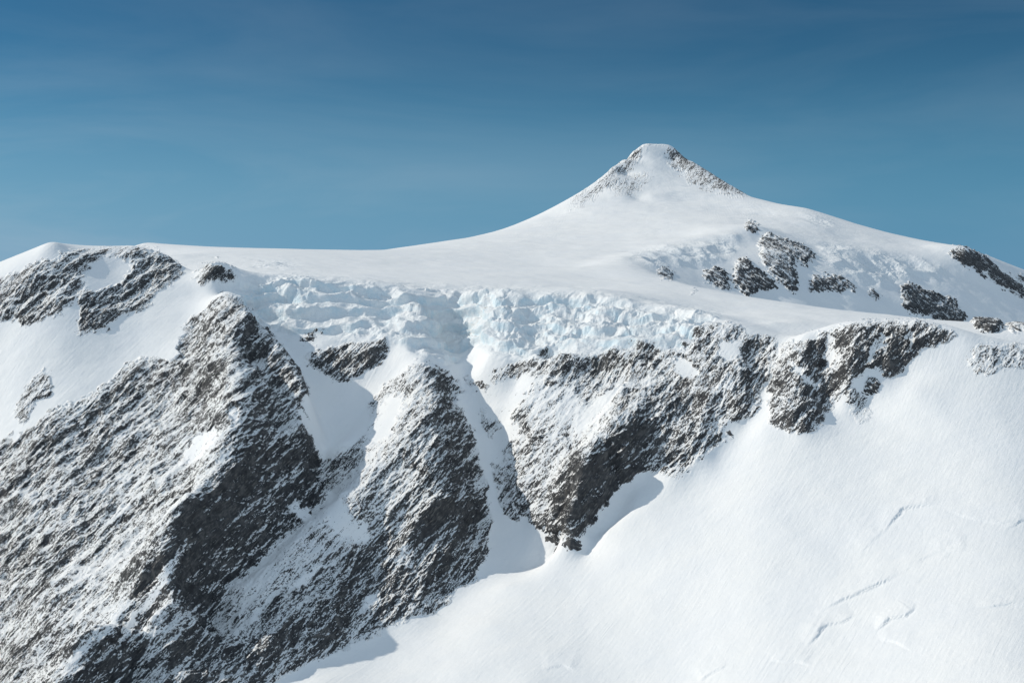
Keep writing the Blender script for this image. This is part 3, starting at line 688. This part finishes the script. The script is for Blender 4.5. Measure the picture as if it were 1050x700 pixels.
outcrop([(577, 556), (583, 551), (590, 552), (595, 558), (594, 563), (586, 563)], 'small dark boulder on the sunlit slope below the right buttress tip', 3.5, .85, GB, seed=21)
outcrop([(560, 550), (568, 546), (575, 548), (572, 556), (564, 557)], 'small rock cluster between the dark boulder and the buttress tip', 2.5, .62, GB, seed=22)
outcrop([(744, 444), (749, 442), (751, 448), (747, 450)], 'tiny lone rock on snow in the notch of the right buttress foot', 2.5, .75, GB, seed=23)
outcrop([(884, 402), (890, 394), (900, 389), (902, 396), (896, 402), (888, 405)], 'small snow-dusted rock patch on the glacier slope under the ridge', 2.5, .62, GB, seed=24)
outcrop([(708, 296), (716, 299), (713, 302), (709, 300)], 'tiny rocks poking out of the sunlit snow tongue', 2.5, .6, seed=25)
outcrop([(308, 346), (316, 342), (324, 341), (322, 349), (313, 351)], 'small rock patch under the icefall above the island rocks', 3, .68, seed=26)

# ------------------------------------------------------------------ snow country all round, far below
gr = np.arange(-30000, 30001, 1500.0)
GX, GY = np.meshgrid(gr, gr, indexing='ij')
GZ = -900 + 260 * fbm(GX, GY, GX * 0, 9000, 3, seed=41)
gi = np.arange(GX.size).reshape(GX.shape)
gq = np.stack([gi[:-1, :-1], gi[1:, :-1], gi[1:, 1:], gi[:-1, 1:]], -1).reshape(-1, 4)
g = grid_mesh('terrain', np.stack([GX, GY, GZ], -1).reshape(-1, 3), gq, np.zeros(GX.size), np.zeros(GX.size), None, MAT)
g['kind'] = 'structure'; g['label'] = 'snow country spreading far below the mountain'

# ------------------------------------------------------------------ daylight
SUN_AZ, SUN_EL = -77.5, 33.0             # azimuth measured from +Y towards +X
d = (math.sin(radians(SUN_AZ)) * math.cos(radians(SUN_EL)), math.cos(radians(SUN_AZ)) * math.cos(radians(SUN_EL)), math.sin(radians(SUN_EL)))
sd = bpy.data.lights.new('sun', 'SUN'); sd.energy = 3.1; sd.angle = radians(.5); sd.color = (1, .93, .82)
so = bpy.data.objects.new('sun', sd); COL.objects.link(so)
from mathutils import Vector
so.rotation_euler = Vector(d).to_track_quat('Z', 'Y').to_euler()
w = bpy.data.worlds.new('World'); scene.world = w; w.use_nodes = True
nt = w.node_tree; nt.nodes.clear()
sky = nt.nodes.new('ShaderNodeTexSky'); sky.sky_type = 'NISHITA'; sky.sun_disc = False
sky.sun_elevation = radians(SUN_EL); sky.sun_rotation = radians(SUN_AZ); sky.altitude = 3000; sky.air_density = 1.0; sky.dust_density = .3; sky.ozone_density = 3.0
hsv = nt.nodes.new('ShaderNodeHueSaturation'); hsv.inputs['Hue'].default_value = .49; hsv.inputs['Saturation'].default_value = 1.0
# faint high cirrus
tc = nt.nodes.new('ShaderNodeTexCoord'); mp = nt.nodes.new('ShaderNodeMapping'); mp.inputs['Scale'].default_value = (1.0, 1.0, 5.5)
nz_ = nt.nodes.new('ShaderNodeTexNoise'); nz_.inputs['Scale'].default_value = 3.2; nz_.inputs['Detail'].default_value = 6; nz_.inputs['Roughness'].default_value = .55; nz_.inputs['Distortion'].default_value = .4
mr = nt.nodes.new('ShaderNodeMapRange'); mr.inputs[1].default_value = .42; mr.inputs[2].default_value = .74; mr.inputs[3].default_value = 0; mr.inputs[4].default_value = .12
mx = nt.nodes.new('ShaderNodeMix'); mx.data_type = 'RGBA'; mx.inputs[7].default_value = (4.6, 5.4, 6.2, 1)
bg = nt.nodes.new('ShaderNodeBackground'); bg.inputs[1].default_value = .1
ow = nt.nodes.new('ShaderNodeOutputWorld')
l = nt.links.new
tint = nt.nodes.new('ShaderNodeMix'); tint.data_type = 'RGBA'; tint.blend_type = 'MULTIPLY'; tint.inputs[0].default_value = 1; tint.inputs[7].default_value = (.50, .72, .72, 1)
l(sky.outputs[0], hsv.inputs['Color']); l(hsv.outputs[0], tint.inputs[6]); 
gm = nt.nodes.new('ShaderNodeGamma'); gm.inputs[1].default_value = 1.4; l(tint.outputs[2], gm.inputs[0])
t2 = nt.nodes.new('ShaderNodeMix'); t2.data_type = 'RGBA'; t2.blend_type = 'MULTIPLY'; t2.inputs[0].default_value = 1; t2.inputs[7].default_value = (.44, .42, .41, 1)
l(gm.outputs[0], t2.inputs[6])
sx = nt.nodes.new('ShaderNodeSeparateXYZ'); l(tc.outputs['Generated'], sx.inputs[0])
def mrange(v, *q, typ='SMOOTHSTEP'):
    n = nt.nodes.new('ShaderNodeMapRange'); n.interpolation_type = typ; l(v, n.inputs[0])
    for i in range(4): n.inputs[i + 1].default_value = q[i]
    return n.outputs[0]
def mcol(f, a, b):
    n = nt.nodes.new('ShaderNodeMix'); n.data_type = 'RGBA'; l(f, n.inputs[0])
    for i, v in ((6, a), (7, b)):
        if isinstance(v, tuple): n.inputs[i].default_value = (*v, 1)
        else: l(v, n.inputs[i])
    return n.outputs[2]
hz = mcol(mrange(sx.outputs['X'], -.36, .36, 0, 1, typ='LINEAR'), (1.85, 3.6, 5.35), (.95, 2.6, 4.3))
l(mcol(mrange(sx.outputs['Z'], 0.0, .17, .95, 0), t2.outputs[2], hz), mx.inputs[6])
# added bright veil overhead and behind the camera, out of view, to lift shadows
def wm(op, a, b):
    n = nt.nodes.new('ShaderNodeMath'); n.operation = op
    for i, v in enumerate((a, b)):
        if isinstance(v, (int, float)): n.inputs[i].default_value = v
        else: l(v, n.inputs[i])
    return n.outputs[0]
vr = nt.nodes.new('ShaderNodeMapRange'); vr.interpolation_type = 'SMOOTHSTEP'
l(wm('SUBTRACT', sx.outputs['Z'], wm('MULTIPLY', sx.outputs['Y'], .55)), vr.inputs[0])
vr.inputs[1].default_value = -.15; vr.inputs[2].default_value = .85; vr.inputs[3].default_value = 0; vr.inputs[4].default_value = .74
low = mrange(wm('ADD', sx.outputs['Z'], wm('MULTIPLY', sx.outputs['X'], .25)), -.06, .12, 3.4, .7)
l(wm('MULTIPLY', mr.outputs[0], low), mx.inputs[0])
v2 = nt.nodes.new('ShaderNodeMix'); v2.data_type = 'RGBA'; v2.inputs[7].default_value = (5.4, 6.9, 8.5, 1)
l(wm('MULTIPLY', vr.outputs[0], wm('ADD', nz_.outputs['Fac'], .35)), v2.inputs[0]); l(mx.outputs[2], v2.inputs[6])
l(tc.outputs['Generated'], mp.inputs[0]); l(mp.outputs[0], nz_.inputs['Vector']); l(nz_.outputs['Fac'], mr.inputs[0]); 
l(v2.outputs[2], bg.inputs[0]); l(bg.outputs[0], ow.inputs[0])

scene.view_settings.view_transform = 'Standard'
scene.view_settings.look = 'None'
scene.view_settings.exposure = 0
scene.view_settings.gamma = 1
scene.render.engine = 'CYCLES'
scene.cycles.max_bounces = 5
scene.cycles.diffuse_bounces = 3
